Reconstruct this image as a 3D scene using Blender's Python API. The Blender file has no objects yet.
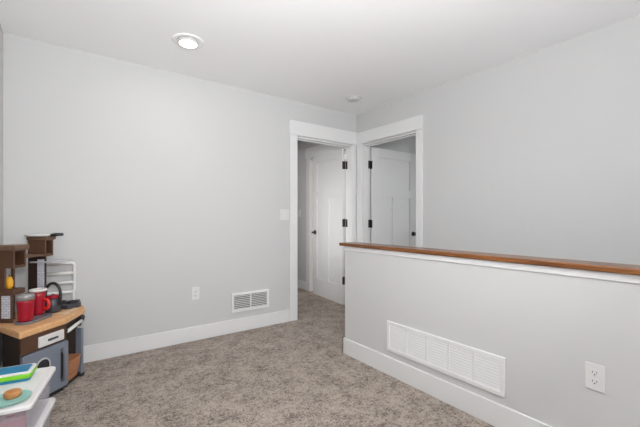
import bpy, bmesh, math, random
from mathutils import Vector, Matrix
random.seed(4)
S = bpy.context.scene
COL = S.collection
R = math.radians

# ------------------------------------------------------------------ camera
CAM_H = 1.1324
cd = bpy.data.cameras.new('camera'); cam = bpy.data.objects.new('camera', cd); COL.objects.link(cam)
cam.location = (0, 0, CAM_H); cam.rotation_euler = (R(90), 0, R(-36.15))
cd.sensor_width = 36; cd.lens = 36 * 347.8 / 640; cd.shift_y = 4.8 / 640; cd.clip_start = 0.02
S.camera = cam
# ------------------------------------------------------------------ world, light, exposure
W = bpy.data.worlds.new('world'); S.world = W; W.use_nodes = True
W.node_tree.nodes['Background'].inputs[0].default_value = (0.86, 0.93, 1.0, 1)
W.node_tree.nodes['Background'].inputs[1].default_value = 0.25
S.view_settings.view_transform = 'Standard'; S.view_settings.look = 'None'
S.view_settings.gamma = 1; S.view_settings.use_curve_mapping = False
S.view_settings.exposure = 0.06
S.cycles.use_denoising = True
S.cycles.max_bounces = 10; S.cycles.diffuse_bounces = 7


def area(name, loc, rot, sx, sy, watt, col=(1, 1, 1), shape='RECTANGLE', spread=180):
    l = bpy.data.lights.new(name, 'AREA'); l.energy = watt; l.color = col; l.shape = shape
    l.size = sx; l.spread = R(spread)
    if shape == 'RECTANGLE': l.size_y = sy
    o = bpy.data.objects.new(name, l); COL.objects.link(o); o.location = loc; o.rotation_euler = rot
    return o


# daylight through the windows behind the camera
area('window_daylight', (1.2, -2.98, 1.15), (R(107), 0, 0), 2.4, 1.5, 30, (0.97, 0.985, 1.0))
def aimed(name, loc, to, size, watt, spread):
    o = area(name, loc, (0, 0, 0), size, size, watt, (0.97, 0.985, 1.0), 'DISK', spread)
    o.rotation_euler = (Vector(to) - Vector(loc)).to_track_quat('-Z', 'Y').to_euler()


# unseen bounced flash behind the camera, area lights added to brighten the ceiling
aimed('bounce_flash', (0.1, -0.25, 1.5), (0.1, -0.2, 2.44), 0.3, 44, 160)
aimed('bounce_flash_b', (0.1, -0.25, 1.5), (1.0, 1.9, 2.44), 0.3, 29, 130)
aimed('bounce_flash_c', (1.3, -0.6, 1.3), (1.5, 1.0, 2.44), 0.3, 4, 120)
# recessed can in view, plus two unseen fill lamps added behind the camera
CANS_AND_FILL = [(0.728, 2.645), (0.728, 0.6), (0.728, -1.5)]
for (x, y) in CANS_AND_FILL:
    area('recessed_and_fill_lamp', (x, y, 2.409), (0, 0, 0), 0.11, 0.11, 1.8, (1.0, 0.95, 0.88), 'DISK')
# area lights in the other rooms
area('hall_door_fill', (1.22, 3.75, 1.1), (R(90), 0, R(-90)), 0.6, 1.2, 3.5, (1, 1, 1), 'RECTANGLE', 75)  # added fill aimed at the open door, no window in this wall
area('hall_fill', (2.0, 4.6, 2.42), (0, 0, 0), 0.3, 0.3, 3.0, (1.0, 0.97, 0.93), 'DISK')  # unseen fill added to lift the dim hall
area('far_room_window', (5.3, 4.5, 1.4), (R(90), 0, R(90)), 1.3, 1.4, 36, (1.0, 0.93, 0.86))
area('bedroom_fill', (5.35, 1.6, 1.4), (R(90), 0, R(90)), 1.2, 1.2, 15, (0.95, 0.98, 1.0))  # unseen fill added for the bedroom, the wall has no opening


# ------------------------------------------------------------------ materials
def mat(name, col, rough=0.5, metal=0.0, bump=0.0, bscale=200, vary=0.0, vscale=8, trans=0.0, emit=0.0, alpha=1.0, spec=0.5):
    m = bpy.data.materials.new(name); m.use_nodes = True
    nt = m.node_tree; b = nt.nodes['Principled BSDF']
    b.inputs['Base Color'].default_value = (*col, 1); b.inputs['Roughness'].default_value = rough
    b.inputs['Metallic'].default_value = metal; b.inputs['Specular IOR Level'].default_value = spec
    if trans: b.inputs['Transmission Weight'].default_value = trans
    if alpha < 1: b.inputs['Alpha'].default_value = alpha
    if emit:
        b.inputs['Emission Color'].default_value = (1, 0.96, 0.9, 1); b.inputs['Emission Strength'].default_value = emit
    tc = nt.nodes.new('ShaderNodeTexCoord')
    if vary:
        n = nt.nodes.new('ShaderNodeTexNoise'); n.inputs['Scale'].default_value = vscale; n.inputs['Detail'].default_value = 4
        mx = nt.nodes.new('ShaderNodeMix'); mx.data_type = 'RGBA'
        mx.inputs[6].default_value = (*[c * (1 - vary) for c in col], 1)
        mx.inputs[7].default_value = (*[min(1, c * (1 + vary)) for c in col], 1)
        nt.links.new(tc.outputs['Object'], n.inputs['Vector']); nt.links.new(n.outputs['Fac'], mx.inputs[0])
        nt.links.new(mx.outputs[2], b.inputs['Base Color'])
    if bump:
        n2 = nt.nodes.new('ShaderNodeTexNoise'); n2.inputs['Scale'].default_value = bscale; n2.inputs['Detail'].default_value = 3
        bp = nt.nodes.new('ShaderNodeBump'); bp.inputs['Strength'].default_value = bump; bp.inputs['Distance'].default_value = 0.002
        nt.links.new(tc.outputs['Object'], n2.inputs['Vector']); nt.links.new(n2.outputs['Fac'], bp.inputs['Height'])
        nt.links.new(bp.outputs['Normal'], b.inputs['Normal'])
    return m


def carpet_mat():
    m = bpy.data.materials.new('carpet'); m.use_nodes = True
    nt = m.node_tree; b = nt.nodes['Principled BSDF']; b.inputs['Roughness'].default_value = 1.0
    b.inputs['Specular IOR Level'].default_value = 0.05
    b.inputs['Sheen Weight'].default_value = 0.15
    tc = nt.nodes.new('ShaderNodeTexCoord')

    def noise(scale, detail, rough=0.6):
        n = nt.nodes.new('ShaderNodeTexNoise'); n.inputs['Scale'].default_value = scale
        n.inputs['Detail'].default_value = detail; n.inputs['Roughness'].default_value = rough
        nt.links.new(tc.outputs['Object'], n.inputs['Vector']); return n
    a = noise(95, 4, 0.8); c = noise(7, 4, 0.7); d = noise(34, 2)
    ad = nt.nodes.new('ShaderNodeMath'); ad.operation = 'MULTIPLY_ADD'; ad.inputs[1].default_value = 0.44
    nt.links.new(c.outputs['Fac'], ad.inputs[0]); nt.links.new(a.outputs['Fac'], ad.inputs[2])
    ad2 = nt.nodes.new('ShaderNodeMath'); ad2.operation = 'MULTIPLY_ADD'; ad2.inputs[1].default_value = 0.4
    nt.links.new(d.outputs['Fac'], ad2.inputs[0]); nt.links.new(ad.outputs[0], ad2.inputs[2])
    r = nt.nodes.new('ShaderNodeValToRGB')
    r.color_ramp.elements[0].position = 0.76; r.color_ramp.elements[0].color = (0.095, 0.074, 0.058, 1)
    r.color_ramp.elements[1].position = 1.14; r.color_ramp.elements[1].color = (0.50, 0.42, 0.36, 1)
    nt.links.new(ad2.outputs[0], r.inputs[0]); nt.links.new(r.outputs[0], b.inputs['Base Color'])
    v = nt.nodes.new('ShaderNodeTexVoronoi'); v.inputs['Scale'].default_value = 130
    nt.links.new(tc.outputs['Object'], v.inputs['Vector'])
    bp = nt.nodes.new('ShaderNodeBump'); bp.inputs['Strength'].default_value = 0.9; bp.inputs['Distance'].default_value = 0.008
    bp.invert = True
    nt.links.new(v.outputs['Distance'], bp.inputs['Height'])
    bp2 = nt.nodes.new('ShaderNodeBump'); bp2.inputs['Strength'].default_value = 0.6; bp2.inputs['Distance'].default_value = 0.012
    nt.links.new(d.outputs['Fac'], bp2.inputs['Height']); nt.links.new(bp.outputs['Normal'], bp2.inputs['Normal'])
    nt.links.new(bp2.outputs['Normal'], b.inputs['Normal'])
    return m


def wood_mat(name, c1, c2, scale=(1, 1, 1), rough=0.4, wscale=6.0, spec=0.5):
    m = bpy.data.materials.new(name); m.use_nodes = True
    nt = m.node_tree; b = nt.nodes['Principled BSDF']; b.inputs['Roughness'].default_value = rough
    b.inputs['Specular IOR Level'].default_value = spec
    tc = nt.nodes.new('ShaderNodeTexCoord'); mp = nt.nodes.new('ShaderNodeMapping'); mp.inputs['Scale'].default_value = scale
    nt.links.new(tc.outputs['Object'], mp.inputs[0])
    n = nt.nodes.new('ShaderNodeTexNoise'); n.inputs['Scale'].default_value = wscale; n.inputs['Detail'].default_value = 6
    n.inputs['Distortion'].default_value = 0.6
    nt.links.new(mp.outputs[0], n.inputs['Vector'])
    r = nt.nodes.new('ShaderNodeValToRGB')
    r.color_ramp.elements[0].position = 0.32; r.color_ramp.elements[0].color = (*c1, 1)
    r.color_ramp.elements[1].position = 0.68; r.color_ramp.elements[1].color = (*c2, 1)
    nt.links.new(n.outputs['Fac'], r.inputs[0]); nt.links.new(r.outputs[0], b.inputs['Base Color'])
    return m


def tile_mat(name):
    m = bpy.data.materials.new(name); m.use_nodes = True
    nt = m.node_tree; b = nt.nodes['Principled BSDF']; b.inputs['Roughness'].default_value = 0.35
    tc = nt.nodes.new('ShaderNodeTexCoord'); mp = nt.nodes.new('ShaderNodeMapping')
    mp.inputs['Rotation'].default_value = (0, R(-90), R(-90))
    sp = nt.nodes.new('ShaderNodeSeparateXYZ'); cb = nt.nodes.new('ShaderNodeCombineXYZ')
    nt.links.new(tc.outputs['Object'], sp.inputs[0])
    nt.links.new(sp.outputs['Y'], cb.inputs['X']); nt.links.new(sp.outputs['Z'], cb.inputs['Y'])
    br = nt.nodes.new('ShaderNodeTexBrick'); br.inputs['Scale'].default_value = 1
    br.inputs['Brick Width'].default_value = 0.03; br.inputs['Row Height'].default_value = 0.015
    br.inputs['Mortar Size'].default_value = 0.0018
    br.inputs['Color1'].default_value = (0.70, 0.72, 0.76, 1); br.inputs['Color2'].default_value = (0.58, 0.60, 0.66, 1)
    br.inputs['Mortar'].default_value = (0.42, 0.43, 0.48, 1)
    nt.links.new(cb.outputs[0], br.inputs['Vector']); nt.links.new(br.outputs['Color'], b.inputs['Base Color'])
    return m


M = {
    'wall': mat('wall_paint', (0.59, 0.59, 0.588), 0.75, bump=0.05, bscale=350, spec=0.25),
    'ceil': mat('ceiling_paint', (0.94, 0.94, 0.945), 0.85, bump=0.06, bscale=250, spec=0.2),
    'trim': mat('white_trim_paint', (0.75, 0.75, 0.75), 0.4, spec=0.4),
    'door': mat('white_door_paint', (0.73, 0.73, 0.73), 0.45, spec=0.4),
    'plastic': mat('white_plastic', (0.71, 0.71, 0.70), 0.35),
    'detector': mat('grey_white_plastic', (0.60, 0.60, 0.59), 0.4),
    'vent': mat('white_enamel', (0.78, 0.78, 0.775), 0.4),
    'ventdark': mat('vent_gap_shade', (0.16, 0.16, 0.165), 0.8),  # dark sheet behind louvres, shade of the gaps put into its colour
    'ventpale': mat('vent_gap_shade_pale', (0.52, 0.52, 0.52), 0.8),  # paler sheet, fainter gap shade put into its colour
    'slot': mat('outlet_slot', (0.08, 0.08, 0.08), 0.6),
    'carpet': carpet_mat(),
    'cap': wood_mat('stained_cap_wood', (0.125, 0.042, 0.011), (0.26, 0.098, 0.029), (14, 0.7, 14), 0.27, 3.0),
    'blackmetal': mat('oil_rubbed_bronze', (0.04, 0.036, 0.033), 0.45, 0.5),
    'lens': mat('lit_lamp_lens', (0.9, 0.9, 0.9), 0.5, emit=4.0),
    'brown': mat('brown_toy_plastic', (0.100, 0.047, 0.025), 0.42, vary=0.12, vscale=30),
    'brownlit': mat('brown_toy_plastic_lit', (0.145, 0.082, 0.050), 0.42, vary=0.1, vscale=30),  # lighter copy of brown, light on the tops put into the colour
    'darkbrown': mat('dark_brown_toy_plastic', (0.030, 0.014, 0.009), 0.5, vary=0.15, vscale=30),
    'counter': wood_mat('butcher_block_plastic', (0.68, 0.35, 0.15), (0.82, 0.50, 0.25), (30, 3, 30), 0.4, 2.0),
    'inset': wood_mat('pale_board_plastic', (0.72, 0.50, 0.30), (0.80, 0.60, 0.40), (20, 3, 20), 0.4, 2.0),
    'grey': mat('blue_grey_toy_plastic', (0.20, 0.225, 0.275), 0.4),
    'midgrey': mat('grey_toy_plastic', (0.17, 0.17, 0.185), 0.4),
    'lightgrey': mat('light_grey_toy_plastic', (0.50, 0.50, 0.53), 0.35),
    'chrome': mat('silver_toy_plastic', (0.36, 0.35, 0.35), 0.3, 0.4),
    'black': mat('black_toy_plastic', (0.022, 0.022, 0.026), 0.4),
    'charcoal': mat('charcoal_toy_plastic', (0.055, 0.055, 0.066), 0.35),
    'white': mat('white_toy_plastic', (0.78, 0.77, 0.75), 0.35),
    'red': mat('red_toy_plastic', (0.36, 0.006, 0.022), 0.25),
    'brightred': mat('bright_red_toy_plastic', (0.68, 0.025, 0.022), 0.3),
    'yellow': mat('yellow_toy_plastic', (0.80, 0.40, 0.015), 0.35),
    'basket': wood_mat('wicker_brown_plastic', (0.34, 0.13, 0.055), (0.54, 0.25, 0.12), (3, 3, 60), 0.5, 4.0),
    'tile': tile_mat('printed_tile_panel'),
    'green': mat('lime_green_plastic', (0.20, 0.60, 0.02), 0.35),
    'blue': mat('blue_screen_plastic', (0.010, 0.235, 0.43), 0.3),
    'teal': mat('pale_teal_plastic', (0.30, 0.56, 0.50), 0.4),
    'orange': wood_mat('orange_biscuit', (0.46, 0.18, 0.05), (0.60, 0.28, 0.10), (10, 10, 10), 0.5, 4.0),
    'lid': mat('white_lid_plastic', (0.80, 0.78, 0.78), 0.35),
    'tub': mat('clear_bin_plastic', (0.82, 0.80, 0.88), 0.25, alpha=0.24, vary=0.02),
}


# ------------------------------------------------------------------ mesh helpers
class MB:
    def __init__(self): self.bm = bmesh.new()

    def box(self, x0, x1, y0, y1, z0, z1, bev=0.0, seg=2, mtx=None):
        t = bmesh.new()
        bmesh.ops.create_cube(t, size=1)
        for v in t.verts:
            v.co = Vector(((x0 + x1) / 2 + v.co.x * (x1 - x0), (y0 + y1) / 2 + v.co.y * (y1 - y0), (z0 + z1) / 2 + v.co.z * (z1 - z0)))
        if bev: bmesh.ops.bevel(t, geom=t.edges[:], offset=bev, segments=seg, affect='EDGES', profile=0.5)
        return self._add(t, mtx)

    def prism(self, pts, z0, z1, bev=0.0, mtx=None, seg=2):
        t = bmesh.new()
        f = t.faces.new([t.verts.new((p[0], p[1], z0)) for p in pts])
        r = bmesh.ops.extrude_face_region(t, geom=[f])
        for v in r['geom']:
            if isinstance(v, bmesh.types.BMVert): v.co.z = z1
        bmesh.ops.recalc_face_normals(t, faces=t.faces[:])
        if bev: bmesh.ops.bevel(t, geom=t.edges[:], offset=bev, segments=seg, affect='EDGES', profile=0.5)
        return self._add(t, mtx)

    def lathe(self, prof, cx=0, cy=0, n=32, mtx=None, sx=1, sy=1):
        """prof: list of (radius, z)"""
        t = bmesh.new(); rings = []
        for (r, z) in prof:
            if r < 1e-6: rings.append([t.verts.new((cx, cy, z))])
            else: rings.append([t.verts.new((cx + sx * r * math.cos(2 * math.pi * k / n), cy + sy * r * math.sin(2 * math.pi * k / n), z)) for k in range(n)])
        for a, b in zip(rings, rings[1:]):
            for k in range(n):
                k2 = (k + 1) % n
                if len(a) == 1 and len(b) == 1: continue
                if len(a) == 1: t.faces.new((a[0], b[k2], b[k]))
                elif len(b) == 1: t.faces.new((a[k], a[k2], b[0]))
                else: t.faces.new((a[k], a[k2], b[k2], b[k]))
        bmesh.ops.recalc_face_normals(t, faces=t.faces[:])
        for f in t.faces: f.smooth = True
        return self._add(t, mtx)

    def tube(self, pts, r, n=12, closed=False, mtx=None):
        t = bmesh.new(); pts = [Vector(p) for p in pts]; N = len(pts); rings = []; up = None
        for i, p in enumerate(pts):
            a = pts[(i - 1) % N] if (closed or i > 0) else p
            b = pts[(i + 1) % N] if (closed or i < N - 1) else p
            d = (b - a).normalized()
            if up is None: up = d.orthogonal().normalized()
            up = (up - d * up.dot(d)).normalized(); q = d.cross(up)
            rr = r[i] if isinstance(r, (list, tuple)) else r
            rings.append([t.verts.new(p + rr * (up * math.cos(2 * math.pi * k / n) + q * math.sin(2 * math.pi * k / n))) for k in range(n)])
        for i in range(N if closed else N - 1):
            a, b = rings[i], rings[(i + 1) % N]
            for k in range(n): t.faces.new((a[k], a[(k + 1) % n], b[(k + 1) % n], b[k]))
        if not closed:
            t.faces.new(rings[0]); t.faces.new(rings[-1])
        bmesh.ops.recalc_face_normals(t, faces=t.faces[:])
        for f in t.faces: f.smooth = True
        return self._add(t, mtx)

    def _add(self, t, mtx):
        if mtx is not None: bmesh.ops.transform(t, matrix=mtx, verts=t.verts[:])
        me = bpy.data.meshes.new('tmp'); t.to_mesh(me); t.free(); self.bm.from_mesh(me); bpy.data.meshes.remove(me)
        return self

    def build(self, name, m, parent=None, kind=None):
        me = bpy.data.meshes.new(name); self.bm.to_mesh(me); self.bm.free()
        me.materials.append(m); o = bpy.data.objects.new(name, me); COL.objects.link(o)
        if parent: o.parent = parent
        if kind: o['kind'] = kind
        return o


def arc(cx, cy, r, a0, a1, n=8):
    return [(cx + r * math.cos(R(a0 + (a1 - a0) * k / n)), cy + r * math.sin(R(a0 + (a1 - a0) * k / n))) for k in range(n + 1)]


def rrect(x0, x1, y0, y1, r, n=6):
    return arc(x1 - r, y1 - r, r, 0, 90, n) + arc(x0 + r, y1 - r, r, 90, 180, n) + arc(x0 + r, y0 + r, r, 180, 270, n) + arc(x1 - r, y0 + r, r, 270, 360, n)


def tag(o, label, cat, group=None):
    o['label'] = label; o['category'] = cat
    if group: o['group'] = group
    return o


def thing(name, loc, rz, label, cat, group=None):
    o = bpy.data.objects.new(name, None); COL.objects.link(o); o.location = loc; o.rotation_euler = (0, 0, rz)
    o.empty_display_size = 0.1
    return tag(o, label, cat, group)


def struct(name, mb, m, parent=None): return mb.build(name, m, parent, None if parent else 'structure')


# ------------------------------------------------------------------ the shell
XL, YA, XB, ZC = -0.356, 3.291, 2.973, 2.44        # left wall, back wall, right wall, ceiling
XH, YH = 1.893, 2.235                              # half wall face and end
YR, XF = -3.0, 5.5                                 # behind the camera, far rooms
T = 0.114
AX0, AX1 = 2.088, 2.900                            # opening of door 1 in the back wall
BY0, BY1 = 2.351, 3.158                            # opening of door 2 in the right wall
HX, CY0, CY1 = 3.065, 3.53, 4.44                   # hall wall and its doorway
HEAD = 2.045
JT = .012                                          # jamb lining

f = MB()
f.box(XL - .1, XH + T, YR, YH, -.25, 0); f.box(XL - .1, XF, YH, 6.0, -.25, 0); f.box(XB, XF, -.5, YH, -.25, 0)
struct('floor', f, M['carpet'])
st = MB()
for k in range(11):
    y1 = YH - .26 * k
    st.box(XH + T, XB, y1 - .28, y1, -2.6, -.19 * (k + 1))
struct('floor_stairs', st, M['carpet'])
struct('ceiling', MB().box(XL - .1, XF, YR - .1, 6.0, ZC, ZC + .1), M['ceil'])
struct('wall_left', MB().box(XL - T, XL, YR - .1, YA, -.0, ZC), M['wall'])
w = MB()
w.box(XL - T, AX0 - JT, YA, YA + T, 0, ZC); w.box(AX0 - JT, AX1 + JT, YA, YA + T, HEAD, ZC); w.box(AX1 + JT, XF, YA, YA + T, 0, ZC)
struct('wall_back', w, M['wall'])
w = MB()
w.box(XB, XB + T, YR - .1, BY0 - JT, -2.6, ZC); w.box(XB, XB + T, BY0 - JT, BY1 + JT, HEAD, ZC); w.box(XB, XB + T, BY1 + JT, YA, 0, ZC)
struct('wall_right', w, M['wall'])
w = MB(); w.box(XH, XH + T, -1.6, YH, 0, .862); w.box(XH, XH + T, YR, YH, -2.6, -.25)
struct('wall_half', w, M['wall'])
w = MB()      # wall behind the camera with its window opening
w.box(XL - T, .8, YR - T, YR, 0, ZC); w.box(.8, 2.9, YR - T, YR, 0, .55); w.box(.8, 2.9, YR - T, YR, 2.15, ZC); w.box(2.9, XB + T, YR - T, YR, -2.6, ZC)
struct('wall_rear', w, M['wall'])
w = MB()      # hall beyond door 1
w.box(HX, HX + T, YA + T, CY0 - JT, 0, ZC); w.box(HX, HX + T, CY0 - JT, CY1 + JT, HEAD, ZC); w.box(HX, HX + T, CY1 + JT, 6, 0, ZC)
struct('wall_hall', w, M['wall'])
struct('wall_hall_left', MB().box(1.1, 1.2, YA + T, 6, 0, ZC), M['wall'])
struct('wall_far', MB().box(1.1, XF, 5.9, 6, 0, ZC), M['wall'])
struct('wall_outer', MB().box(XF - .1, XF, -.5, 6, 0, ZC), M['wall'])
struct('wall_bedroom', MB().box(XB + T, XF, -.5, -.4, 0, ZC), M['wall'])

# ------------------------------------------------------------------ trim
BH, BT, CW, CT = 0.131, 0.014, 0.092, 0.018


def baseb(name, x0, x1, y0, y1):
    return struct(name, MB().box(x0, x1, y0, y1, 0, BH, .003, 1), M['trim'])


baseb('baseboard_back', XL + BT, AX0 - CW - .0125, YA - BT, YA)
baseb('baseboard_left', XL, XL + BT, YR, YA)
b = MB(); b.box(XH - BT, XH, -1.6, YH + BT, 0, BH, .003, 1); b.box(XH - BT, XH + T, YH, YH + BT, 0, BH, .003, 1)
struct('baseboard_half', b, M['trim'])
baseb('baseboard_hall', HX - BT, HX, CY1 + CW, 5.9)
baseb('baseboard_right', XB - BT, XB, YH, BY0 - CW)

# door 1 casing (in the back wall): jambs, side casings, header
def jamb(axis, a0, a1, d0, d1):
    m = MB()
    th = .012
    if axis == 'x':
        m.box(a0 - th, a0, d0, d1, 0, HEAD); m.box(a1, a1 + th, d0, d1, 0, HEAD); m.box(a0, a1, d0, d1, HEAD - .012, HEAD)
        m.box(a0, a0 + .011, d0 + .045, d0 + .07, 0, HEAD - .012); m.box(a0, a1, d0 + .045, d0 + .07, HEAD - .023, HEAD - .012)
    else:
        m.box(d0, d1, a0 - th, a0, 0, HEAD); m.box(d0, d1, a1, a1 + th, 0, HEAD); m.box(d0, d1, a0, a1, HEAD - .012, HEAD)
        m.box(d0 + .045, d0 + .07, a0, a0 + .011, 0, HEAD - .012); m.box(d0 + .045, d0 + .07, a0, a1, HEAD - .023, HEAD - .012)
    return m


m = jamb('x', AX0, AX1, YA - .001, YA + T + .001)
m.box(AX0 - CW - .012, AX0 - .006, YA - CT, YA, 0, HEAD + .01, .0025, 1)
m.box(AX1 + .006, XB - .001, YA - CT, YA, 0, HEAD + .01, .0025, 1)
m.box(AX0 - CW - .018, XB - .001, YA - .026, YA, HEAD + .01, 2.213, .0025, 1)
struct('trim_1', m, M['trim'])
m = jamb('y', BY0, BY1, XB - .001, XB + T + .001)
m.box(XB - CT, XB, BY0 - CW + .010, BY0 - .002, 0, HEAD + .01, .0025, 1)
m.box(XB - CT, XB, BY1 + .006, BY1 + CW + .006, 0, HEAD + .01, .0025, 1)
m.box(XB - .026, XB, BY0 - CW - .000, YA - .027, HEAD + .01, 2.198, .0025, 1)
struct('trim_2', m, M['trim'])
m = jamb('y', CY0, CY1, HX - .001, HX + T + .001)
m.box(HX - CT, HX, CY1 + .006, CY1 + CW + .006, 0, HEAD + .02, .0025, 1)
m.box(HX - CT, HX, CY0 - CW, CY0 - .006, 0, HEAD + .02, .0025, 1)
m.box(HX - .026, HX, CY0 - CW - .02, CY1 + CW + .022, HEAD + .02, 2.222, .0025, 1)
struct('trim_3', m, M['trim'])

# half wall: apron moulding and wooden cap
m = MB(); m.box(XH - .009, XH, -1.6, YH + .009, .864, .9015, .003, 1); m.box(XH - .0085, XH + T + .0085, YH, YH + .0085, .8643, .9015, .003, 1)
m.box(XH + T, XH + T + .009, -1.6, YH + .009, .864, .9015, .003, 1); m.box(XH, XH + T, -1.6, YH, .862, .9015)
struct('trim_4', m, M['trim'])
struct('trim_5', MB().box(XH - .03, XH + T + .03, -1.62, YH + .045, .9015, .927, .006, 3), M['cap'])

# ------------------------------------------------------------------ doors (three-panel, both standing open)
DW, DH, DT = 0.79, 2.005, 0.035


def door(name, origin, rz, hand, label, handle, DW):
    """slab runs from the hinge along local +x; the face seen in the photo is at local y = 0 facing -y*hand"""
    e = bpy.data.objects.new(name, None); COL.objects.link(e); e.location = origin; e.rotation_euler = (0, 0, rz)
    e['kind'] = 'structure'; e['label'] = label
    y = lambda v: v * hand
    def bx(mb, x0, x1, ya, yb, z0, z1, bev=0): mb.box(x0, x1, min(y(ya), y(yb)), max(y(ya), y(yb)), z0, z1, bev, 1)
    st_, ms = .118 * DW / .79, .10
    zb, zm0, zm1, zt = .24, 1.385, 1.495, DH - .118
    s = MB()
    bx(s, 0, st_, 0, DT, 0, DH, .002); bx(s, DW - st_, DW, 0, DT, 0, DH, .002)
    bx(s, st_, DW - st_, 0, DT, 0, zb); bx(s, st_, DW - st_, 0, DT, zm0, zm1); bx(s, st_, DW - st_, 0, DT, zt, DH)
    bx(s, DW / 2 - ms / 2, DW / 2 + ms / 2, 0, DT, zb, zm0)
    s.build('door_slab', M['door'], e)
    for (x0, x1, z0, z1) in ((st_, DW - st_, zm1, zt), (st_, DW / 2 - ms / 2, zb, zm0), (DW / 2 + ms / 2, DW - st_, zb, zm0)):
        p = MB(); bx(p, x0 - .002, x1 + .002, .013, DT - .013, z0 - .002, z1 + .002)
        p.build('door_panel', M['door'], e)
    for z in (.305, 1.045, 1.785):
        h = MB()
        bx(h, -.0025, 0, .001, DT - .001, z - .05, z + .05)          # leaf on the slab edge
        yk = DT + .004
        h.tube([(-.004, y(yk), z - .05), (-.004, y(yk), z + .05)], .0065, 10)
        h.tube([(-.004, y(yk), z + .05), (-.004, y(yk), z + .056)], .004, 10)
        o = h.build('hinge', M['blackmetal'], e); o['label'] = 'black door hinge'
    zh = .90
    xh = DW - .065
    if handle == 'lever':
        g = MB(); mt = Matrix.Translation((xh, 0, zh)) @ Matrix.Rotation(R(90 * hand), 4, 'X')
        g.lathe([(0, 0), (.033, 0), (.033, .008), (.028, .012), (.013, .013), (.012, .045), (.014, .05), (0, .051)], mtx=mt, n=24)
        g.tube([(xh + .006, -.045 * hand, zh), (xh - .02, -.05 * hand, zh + .002), (xh - .06, -.05 * hand, zh + .001), (xh - .105, -.046 * hand, zh - .004)], [.012, .012, .010, .008], 10)
    else:
        g = MB(); mt = Matrix.Translation((xh, 0, zh)) @ Matrix.Rotation(R(90 * hand), 4, 'X')
        g.lathe([(0, 0), (.032, 0), (.032, .006), (.026, .010), (.012, .013), (.011, .03), (.022, .038), (.028, .05), (.026, .06), (.015, .066), (0, .067)], mtx=mt, n=24)
    o = g.build('door_handle', M['blackmetal'], e); o['label'] = 'black door handle'
    return e


# hand=-1: thickness goes to local -y.  door 1 swings away to the far side of the back wall
door('door_1', (2.853, YA + T + .018, .028), R(83.2), -1, 'white three-panel door standing open beyond the back wall opening', 'lever', .79)
door('door_2', (XB + T + .012, 3.128, .018), R(-1.0), 1, 'white three-panel door standing open in the right wall', 'knob', .83)
# jamb leaves
for z in (.33, 1.07, 1.81):
    o = MB().box(AX1 - .0025, AX1 - .0003, YA + T - .030, YA + T + .002, z - .05, z + .05).build('trim_hinge', M['blackmetal'], None, 'structure')
    o = MB().box(XB + T - .032, XB + T + .002, BY1 - .0025, BY1 - .0003, z - .055, z + .045).build('trim_hinge', M['blackmetal'], None, 'structure')


# ------------------------------------------------------------------ wall and ceiling fittings
def recessed(x, y, label, lit=True):
    t = thing('recessed_light', (x, y, ZC), 0, label, 'ceiling light')
    MB().lathe([(.076, -.0005), (.110, -.0005), (.112, -.003), (.106, -.006), (.080, -.006), (.076, -.004)], n=48).build('trim_ring', M['ceil'], t)
    MB().lathe([(0, -.001), (.076, -.001), (.071, -.020), (.064, -.022), (0, -.022)], n=48).build('housing', M['detector'], t)
    MB().lathe([(0, -.0222), (.063, -.0222), (.058, -.0265), (0, -.029)], n=48).build('lens', M['lens'], t)
    return t


recessed(CANS_AND_FILL[0][0], CANS_AND_FILL[0][1], 'lit round white recessed light in the ceiling')

t = thing('smoke_detector', (2.515, 2.83, ZC), 0, 'round white smoke detector on the ceiling above the two doors', 'smoke detector')
MB().lathe([(0, 0), (.084, 0), (.084, -.007), (.080, -.010), (0, -.010)], n=40).build('mounting_base', M['detector'], t)
MB().lathe([(0, -.010), (.072, -.010), (.071, -.018), (.060, -.030), (.03, -.034), (0, -.034)], n=40).build('cover', M['detector'], t)
MB().lathe([(0, -.033), (.014, -.033), (.013, -.037), (0, -.037)], -.03, 0, 20).build('test_button', M['lightgrey'], t)


def on_wall(axis, a, b, z):
    """local x = along the wall to the viewer's right, local y = out of the wall, z up"""
    if axis == 'back': return (a, YA, z), R(180)
    return (XH, a, z), R(90)


def outlet(loc, rz, label):
    t = thing('wall_outlet', loc, rz, label, 'power outlet')
    MB().box(-.036, .036, 0, .006, -.0585, .0585, .0025, 2).build('cover_plate', M['plastic'], t)
    for s in (1, -1):
        p = MB(); p.prism(rrect(-.017, .017, -.0145, .0145, .009), 0, .0025, mtx=Matrix.Translation((0, .006, s * .0195)) @ Matrix.Rotation(R(-90), 4, 'X'))
        o = p.build('receptacle', M['plastic'], t)
        q = MB()
        q.box(-.0085, -.006, .0082, .0090, s * .0195 - .002, s * .0195 + .007); q.box(.006, .0085, .0082, .0090, s * .0195 - .002, s * .0195 + .007)
        q.lathe([(0, .0), (.003, 0), (.003, .0008), (0, .0008)], mtx=Matrix.Translation((0, .0082, s * .0195 - .0075)) @ Matrix.Rotation(R(-90), 4, 'X'), n=12)
        q.build('slots', M['slot'], o)
    MB().lathe([(0, 0), (.003, 0), (.003, .0012), (0, .0015)], mtx=Matrix.Translation((0, .006, 0)) @ Matrix.Rotation(R(-90), 4, 'X'), n=12).build('screw', M['plastic'], t)
    return t


outlet((.970, YA, .436), R(180), 'white outlet low on the back wall left of the vent')
outlet((XH, .525, .430), R(90), 'white outlet on the half wall at right')


def switch(loc, rz, n, label):
    t = thing('light_switch', loc, rz, label, 'light switch')
    w_ = .036 + .023 * (n - 1)
    MB().box(-w_, w_, 0, .006, -.0585, .0585, .0025, 2).build('cover_plate', M['plastic'], t)
    for k in range(n):
        x = (k - (n - 1) / 2) * .046
        p = MB(); p.box(x - .0165, x + .0165, .006, .0105, -.033, .033, .0015, 1,
                        mtx=Matrix.Translation((0, .0, 0)) @ Matrix.Rotation(R(1.5), 4, 'X'))
        p.build('rocker', M['plastic'], t)
    return t


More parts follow.
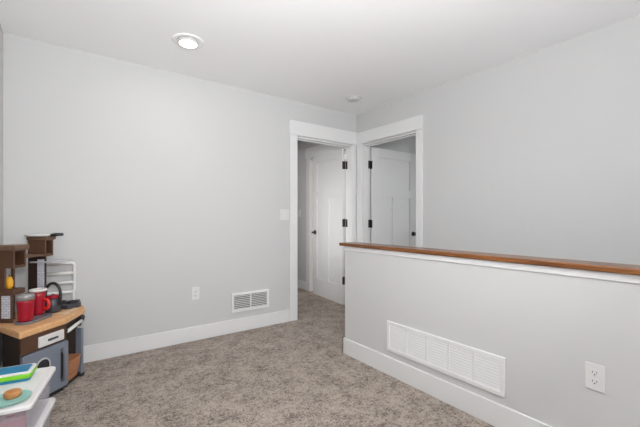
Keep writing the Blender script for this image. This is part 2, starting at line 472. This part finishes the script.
switch((1.922, YA, 1.172), R(180), 2, 'white double light switch beside the left door casing')
switch((HX, 4.752, 1.215), R(90), 1, 'white light switch on the hall wall seen through the left doorway')


FP = .012


def vent(loc, rz, w_, h, cells, slat, label, name, tilt, depth, th, back):
    t = thing(name, loc, rz, label, 'wall vent')
    fr = .024
    m = MB(); x0, x1, z0, z1 = -w_ / 2, w_ / 2, -h / 2, h / 2
    m.box(x0, x1, 0, FP, z0, z0 + fr, .002, 1); m.box(x0, x1, 0, FP, z1 - fr, z1, .002, 1)
    m.box(x0, x0 + fr, 0, FP - .0004, z0 + .004, z1 - .004, .002, 1); m.box(x1 - fr, x1, 0, FP - .0004, z0 + .004, z1 - .004, .002, 1)
    m.build('frame', M['vent'], t)
    MB().box(x0 + fr / 2, x1 - fr / 2, .0003, .0012, z0 + fr / 2, z1 - fr / 2).build('shade_backing', M[back], t)
    bw = .014
    iw = (w_ - 2 * fr - bw * (cells - 1)) / cells
    for k in range(cells):
        a = x0 + fr + k * (iw + bw)
        if k: MB().box(a - bw, a, 0, .0085, z0 + fr - .002, z1 - fr + .002, .001, 1).build('divider', M['vent'], t)
        s = MB(); z = z0 + fr + slat * .4
        while z < z1 - fr - slat * .2:
            s.box(a - .001, a + iw + .001, -depth / 2, depth / 2, -th / 2, th / 2, mtx=Matrix.Translation((0, .0058, z)) @ Matrix.Rotation(R(tilt), 4, 'X'))
            z += slat
        s.build('louvres', M['vent'], t)
    return t


vent((1.5245, YA, .292), R(180), .412, .190, 2, .0178, 'white two-section wall vent low on the back wall', 'wall_vent', 48, .0125, .0036, 'ventdark')
vent((XH, 1.334, .283), R(90), .842, .212, 5, .0168, 'long white five-section return vent low on the half wall', 'return_vent', -62, .0142, .0012, 'ventpale')

# ------------------------------------------------------------------ the play kitchen, set across the corner
KO = Vector((-.205, 2.60, 0)); KA = math.atan2(.807, .591)
K = thing('play_kitchen', KO, KA, 'brown and grey toy kitchen with a wood-look counter in the corner', 'toy kitchen')
KI = (Matrix.Translation(KO) @ Matrix.Rotation(KA, 4, 'Z')).inverted()


def kw(x, y, z): return tuple(KI @ Vector((x, y, z)))


CTR = [(0, .012), (.305, -.038), (.562, .018), (.70, .142), (.535, .395), (.325, .395), (.135, .255)]
MB().prism(CTR, .440, .482, .007).build('counter', M['counter'], K)
MB().prism([(.36, .02), (.53, .035), (.545, .075), (.37, .10)], .482, .4855, .001).build('counter_inset', M['inset'], K)['label'] = 'paler inset board in the counter'
# base: solid left block and an open niche at right; FM is the frame of its front face
FM = Matrix.Translation((.02, .030, 0)) @ Matrix.Rotation(R(-9.93), 4, 'Z')
FV = FM @ Matrix.Rotation(R(90), 4, 'X')      # (u, z) outlines, extruded towards the viewer
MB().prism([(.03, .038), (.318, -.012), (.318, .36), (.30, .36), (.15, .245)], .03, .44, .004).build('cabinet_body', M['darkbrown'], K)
MB().box(.006, .300, -.006, .012, .335, .440, .003, 1, mtx=FM).build('front_panel', M['brown'], K)
b = MB(); b.prism([(.32, .20), (.67, .15), (.54, .36), (.32, .36)], .03, .44)
b.prism([(.318, -.012), (.53, .022), (.64, .13), (.6, .2), (.318, .2)], .015, .032, .002)
b.prism([(.318, -.012), (.53, .022), (.64, .13), (.6, .2), (.318, .2)], .420, .44, .002)
for k in range(5):
    b.box(.35 + .05 * k, .358 + .05 * k, .17, .21, .032, .42, .003, 1)
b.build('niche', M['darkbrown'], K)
lg = MB().box(.514, .536, .010, .055, .02, .342, .004, 2).build('leg', M['grey'], K); lg['label'] = 'blue-grey leg'
MB().box(.508, .540, .004, .060, 0, .022, .004, 2).build('foot', M['black'], lg)
MB().prism([(.035, .045), (.32, -.004), (.32, .34), (.30, .34), (.16, .24)], 0, .03, .003).build('plinth', M['black'], K)
dr = MB().box(.107, .276, -.016, .004, .345, .411, .005, 2, mtx=FM).build('drawer', M['white'], K); dr['label'] = 'white drawer front'
MB().box(.162, .228, -.024, -.014, .372, .384, .003, 2, mtx=FM).build('drawer_handle', M['charcoal'], dr)
od = MB().prism(rrect(.014, .309, .036, .330, .012), 0, .022, .003, mtx=FM @ Matrix.Translation((0, .010, 0)) @ Matrix.Rotation(R(90), 4, 'X')).build('oven_door', M['grey'], K)
od['label'] = 'blue-grey oven door'
wpts = [(.093, .15)] + [(.172, .15)] + [(.1325 +   .0395 * math.cos(R(a)), .230 + .042 * math.sin(R(a))) for a in range(0, 181, 12)]
MB().prism(wpts, .010, .0155, mtx=FV).build('oven_window', M['black'], od)
MB().tube([FM @ Vector((.1325 + (x - .1325) * 1.1, -.0125, z)) for x, z in wpts], .0055, 8, closed=True).build('window_rim', M['lightgrey'], od)
MB().prism(rrect(.252, .276, .085, .272, .011), .010, .0145, mtx=FV).build('handle_recess', M['black'], od)
h = MB(); h.tube([FM @ Vector(p) for p in ((.264, -.010, .280), (.264, -.026, .276), (.264, -.028, .25), (.264, -.028, .12), (.264, -.026, .088), (.264, -.010, .082))], [.013, .013, .0055, .0055, .012, .012], 12)
h.build('oven_handle', M['midgrey'], od)
tb = MB().tube([(.322, -.028, .384), (.510, .006, .402)], .0115, 12).build('towel_bar', M['white'], K); tb['label'] = 'white towel bar'
MB().tube([(.322, -.028, .384), (.322, -.008, .395), (.322, .01, .41)], [.012, .010, .010], 10).build('bracket', M['black'], tb)
MB().tube([(.511, .005, .398), (.524, .012, .424), (.530, .024, .430), (.532, .038, .41), (.530, .042, .36)], [.0125, .017, .019, .019, .016], 12).build('bracket', M['black'], tb)
# hutch
def tower(x0, x1, y0, y1, z0, z1, slab, name):
    t = MB(); th = .011
    t.box(x0, x0 + th, y0, y1, z0, z1, .002, 1); t.box(x1 - th, x1, y0, y1, z0 + .0005, z1 - .0005, .002, 1)
    t.box(x0 + th, x1 - th, y1 - th, y1 - .0006, z0, z1, 0); t.box(x0 + th, x1 - th, y0 + .0006, y1 - th, z0 + .0007, z0 + th * 1.5, 0); t.box(x0 + th, x1 - th, y0 + .0006, y1 - th, z1 - th, z1, 0)
    o = t.build(name, M['brown'], K)
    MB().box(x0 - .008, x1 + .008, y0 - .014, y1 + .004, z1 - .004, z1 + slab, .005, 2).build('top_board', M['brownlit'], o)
    MB().box(x0 + th, x1 - th, y1 - th - .004, y1 - th - .0005, z0 + .017, z1 - th - .0005).build('cubby_shade_back', M['darkbrown'], o)  # dark sheet, shadow inside the cubby put into its colour
    return o


tower(.169, .262, .192, .285, .822, .936, .030, 'upper_cubby')
tower(.424, .498, .199, .322, .868, .985, .022, 'upper_cubby')
p = MB(); p.box(.169, .181, .246, .285, .688, .826, .003, 1); p.box(.172, .184, .245, .285, .482, .690, .003, 1); p.box(.250, .262, .262, .285, .482, .826, .003, 1)
p.box(.169, .262, .198, .285, .655, .688, .004, 2); p.box(.172, .184, .204, .246, .482, .657, .003, 1)
p.build('hutch_frame', M['brown'], K)
MB().box(.1695, .1725, .216, .270, .512, .652, .001, 1).build('tile_panel', M['tile'], K)['label'] = 'white tile-print panel'
p = MB(); p.box(.426, .438, .199, .322, .482, .870, .003, 1); p.box(.486, .498, .28, .322, .482, .870, .003, 1)
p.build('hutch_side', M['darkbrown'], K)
MB().box(.4225, .4265, .207, .254, .50, .848, .001, 1).build('tile_panel', M['tile'], K)['label'] = 'white tile-print panel'
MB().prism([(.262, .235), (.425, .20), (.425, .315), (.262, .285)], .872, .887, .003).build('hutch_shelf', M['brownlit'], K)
MB().prism(rrect(.40, .60, .125, .30, .02), .826, .834, .002).build('hood_shelf', M['lightgrey'], K)['label'] = 'thin light grey hood shelf'
# white rack at the back of the counter, along the back wall
rk = MB(); Yk = 3.262; x0, x1 = -.135, .052; z0, z1 = .572, .792; r = .022
rk.tube([kw(x, Yk, z) for x, z in rrect(x0, x1, z0, z1, r)], .0125, 10, closed=True)
for z in (.716, .645):
    rk.tube([kw(x0, Yk, z), kw(x1, Yk, z)], .0115, 10)
for x in (x0 + .01, x1 - .006):
    rk.tube([kw(x, Yk, z0 + .02), kw(x, Yk, .482)], .0105, 10)
rk.build('rack', M['white'], K)['label'] = 'white plastic rack with rounded corners'
# stove top
g = MB().prism([(.55, .062), (.585, .062), (.685, .140), (.60, .265), (.50, .265), (.50, .10)], .482, .514, .004).build('stove_top', M['charcoal'], K)
g['label'] = 'dark grey stove top'
for (x, y) in ((.575, .118), (.575, .205)):
    q = MB(); q.tube([(x + .034 * math.cos(R(a)), y + .034 * math.sin(R(a)), .519) for a in range(0, 360, 20)], .0055, 8, closed=True)
    q.tube([(x - .034, y, .521), (x + .034, y, .521)], .005, 8); q.tube([(x, y - .034, .521), (x, y + .034, .521)], .005, 8)
    q.build('burner', M['black'], g)


def on_counter(name, x, y, z, label, cat, rz=0):
    p = Matrix.Translation(KO) @ Matrix.Rotation(KA, 4, 'Z') @ Vector((x, y, z))
    return thing(name, p, KA + rz, label, cat)


# basket in the niche
t = on_counter('toy_basket', .420, .066, .0325, 'orange-brown toy basket in the open niche of the toy kitchen', 'basket', R(9))
b = MB()
def ring(sx, sy, z): return [(sx * x, sy * y, z) for x, y in rrect(-1, 1, -1, 1, .45, 5)]
def loft(mb, rings, cap0=True, cap1=False):
    tt = bmesh.new(); vs = [[tt.verts.new(p) for p in rg] for rg in rings]; n = len(rings[0])
    for a, c in zip(vs, vs[1:]):
        for k in range(n): tt.faces.new((a[k], a[(k + 1) % n], c[(k + 1) % n], c[k]))
    if cap0: tt.faces.new(vs[0])
    if cap1: tt.faces.new(vs[-1])
    bmesh.ops.recalc_face_normals(tt, faces=tt.faces[:])
    mb._add(tt, None); return mb
loft(b, [ring(.064, .060, 0), ring(.072, .074, .07), ring(.076, .080, .132), ring(.071, .075, .132), ring(.060, .056, .012), ring(.001, .001, .012)])
b.build('basket_body', M['basket'], t)
MB().tube([(x, y, .132) for x, y, _ in ring(.0735, .0775, 0)], .0045, 8, closed=True).build('rim', M['basket'], t)
# coffee maker
t = on_counter('toy_coffee_maker', .178, .127, .4822, 'red toy coffee maker with a silver lid on the counter', 'toy coffee maker')
MB().prism([(x, y) for x, y in rrect(-.050, .185, -.056, .058, .055)], 0, .014, .004).build('base', M['midgrey'], t)
MB().lathe([(0, .014), (.035, .014), (.038, .03), (.0435, .13), (.0445, .147), (0, .147)], n=36).build('canister', M['red'], t)
MB().lathe([(0, .145), (.046, .145), (.047, .170), (.045, .175), (.040, .177), (.037, .181), (0, .182)], n=36).build('lid', M['chrome'], t)
MB().box(.045, .098, .048, .092, .0145, .160, .012, 3).build('tower', M['brightred'], t)
# mug
t = on_counter('toy_mug', .325, .168, .4965, 'red toy mug with a white rim and loop handle on the coffee maker base', 'toy mug')
MB().lathe([(0, 0), (.034, 0), (.037, .02), (.040, .12), (.042, .155), (.039, .155), (.037, .14), (0, .138)], n=36).build('mug_body', M['red'], t)
MB().tube([(.0415 * math.cos(R(a)), .0415 * math.sin(R(a)), .160) for a in range(0, 360, 12)], .0085, 10, closed=True).build('rim', M['white'], t)
MB().lathe([(0, .145), (.036, .145), (.030, .155), (.015, .160), (0, .161)], n=30).build('contents', M['brightred'], t)
hp = [(0, -.037, .095), (0, -.050, .10), (0, -.066, .092), (0, -.072, .068), (0, -.066, .044), (0, -.052, .036), (0, -.034, .040)]
MB().tube(hp, .0100, 10).build('handle', M['brightred'], t)
# kettle
t = on_counter('toy_kettle', .432, .152, .4860, 'dark grey toy kettle with a red lid and tall black handle', 'toy kettle')
MB().lathe([(0, 0), (.044, 0), (.047, .008), (.042, .055), (.036, .098), (0, .098)], n=36).build('kettle_body', M['charcoal'], t)
MB().lathe([(0, .096), (.038, .096), (.037, .108), (.028, .113), (.010, .114), (.009, .120), (0, .121)], n=36).build('lid', M['red'], t)
MB().tube([(0, -.042, .05), (0, -.052, .09)] + [(0, -.052 * math.cos(R(a)), .125 + .072 * math.sin(R(a))) for a in range(0, 181, 15)] + [(0, .052, .09), (0, .042, .05)], .009, 10).build('handle', M['black'], t)
MB().tube([(.03, .01, .045), (.055, .012, .075), (.064, .013, .088)], [.013, .010, .009], 10).build('spout', M['charcoal'], t)
# yellow toy in the hutch, dish on top
t = on_counter('toy_fruit', .205, .252, .6885, 'yellow rounded toy standing in the hutch opening', 'toy')
MB().lathe([(0, 0), (.013, .002), (.019, .02), (.0195, .05), (.014, .070), (.005, .080), (0, .081)], n=24).build('fruit_body', M['yellow'], t)
MB().lathe([(0, .079), (.004, .079), (.003, .088), (0, .089)], n=12).build('stem', M['darkbrown'], t)
t = on_counter('toy_dish', .46, .268, 1.0072, 'flat white toy dish with a dark handle on the right cubby top', 'toy dish')
MB().lathe([(0, 0), (.074, 0), (.082, .008), (.084, .012), (.079, .012), (.070, .005), (0, .004)], n=40, ).build('dish', M['white'], t)
MB().tube([(0, -.072, .008), (.01, -.105, .011), (.02, -.150, .012)], [.008, .012, .010], 10).build('handle', M['black'], t)

# ------------------------------------------------------------------ storage bins by the left wall
BR = R(-10); BL_, BW_ = .425, .215


def bin_(z, h, label, tub_h):
    t = thing('storage_bin', (-.1835, 2.058, z), BR, label, 'storage bin', )
    def rg(a, b, zz, r=.12): return [(a * x, b * y, zz) for x, y in rrect(-1, 1, -1, 1, r, 4)]
    m = MB(); a, c = BW_ / 2 - .012, BL_ / 2 - .012
    loft(m, [rg(a * .90, c * .94, 0), rg(a, c, tub_h), rg(a - .003, c - .003, tub_h), rg(a * .90 - .003, c * .94 - .003, .003)], True, True)
    m.build('tub', M['tub'], t)
    m = MB(); a, c = BW_ / 2, BL_ / 2
    loft(m, [rg(a - .004, c - .004, tub_h - .012), rg(a + .002, c + .002, tub_h - .010), rg(a + .002, c + .002, tub_h + .002), rg(a - .003, c - .003, tub_h + .007), rg(a - .02, c - .02, tub_h + .007), rg(a - .024, c - .024, tub_h + .004)], True, True)
    m.build('lid', M['lid'], t)
    return t


bin_(0, .215, 'lower clear storage bin with a white lid on the carpet', .208)
bin_(.2155, .155, 'upper clear storage bin with a white lid holding toys on top', .152)
BM = Matrix.Translation((-.1835, 2.058, 0)) @ Matrix.Rotation(BR, 4, 'Z')
def in_bin(name, x, y, z, label, cat, rz=0): return thing(name, BM @ Vector((x, y, z)), BR + rz, label, cat)
t = in_bin('toy_block', .015, -.112, .2190, 'dark red toy block inside the upper bin', 'toy block', .3)
MB().box(-.05, .05, -.042, .042, 0, .085, .006, 2).build('block_body', M['red'], t)
MB().lathe([(0, .085), (.015, .085), (.015, .093), (0, .093)], n=20).build('stud', M['red'], t)

ZL = .2155 + .152 + .004 + .0005
# toy tablet
t = thing('toy_tablet', (-.1985, 2.180, ZL), R(-9), 'blue, white and green toy tablet lying on the bin lid', 'toy tablet')
MB().prism(rrect(-.070, .070, -.052, .052, .016), 0, .016, .004).build('bottom_shell', M['blue'], t)
MB().prism(rrect(-.077, .077, -.060, .060, .018), .014, .036, .006).build('case', M['green'], t)
MB().prism(rrect(-.075, .075, -.058, .058, .016), .035, .045, .003).build('front_frame', M['white'], t)
MB().prism(rrect(-.062, .062, -.046, .046, .010), .0448, .0462).build('screen', M['blue'], t)
t = thing('toy_plate', (-.190, 1.935, ZL), 0, 'pale teal toy plate near the front of the bin lid', 'toy plate')
MB().lathe([(0, 0), (.055, 0), (.070, .008), (.072, .011), (.068, .011), (.054, .004), (0, .004)], n=48).build('dish', M['teal'], t)
t = thing('toy_biscuit', (-.182, 1.956, ZL + .0042), .4, 'orange-brown round toy biscuit lying on the teal plate', 'toy food')
MB().lathe([(0, 0), (.025, 0), (.030, .008), (.030, .020), (.026, .026), (0, .0265)], n=36).build('biscuit_base', M['orange'], t)
MB().lathe([(0, .026), (.018, .026), (.016, .029), (0, .030)], n=30).build('biscuit_top', M['orange'], t)
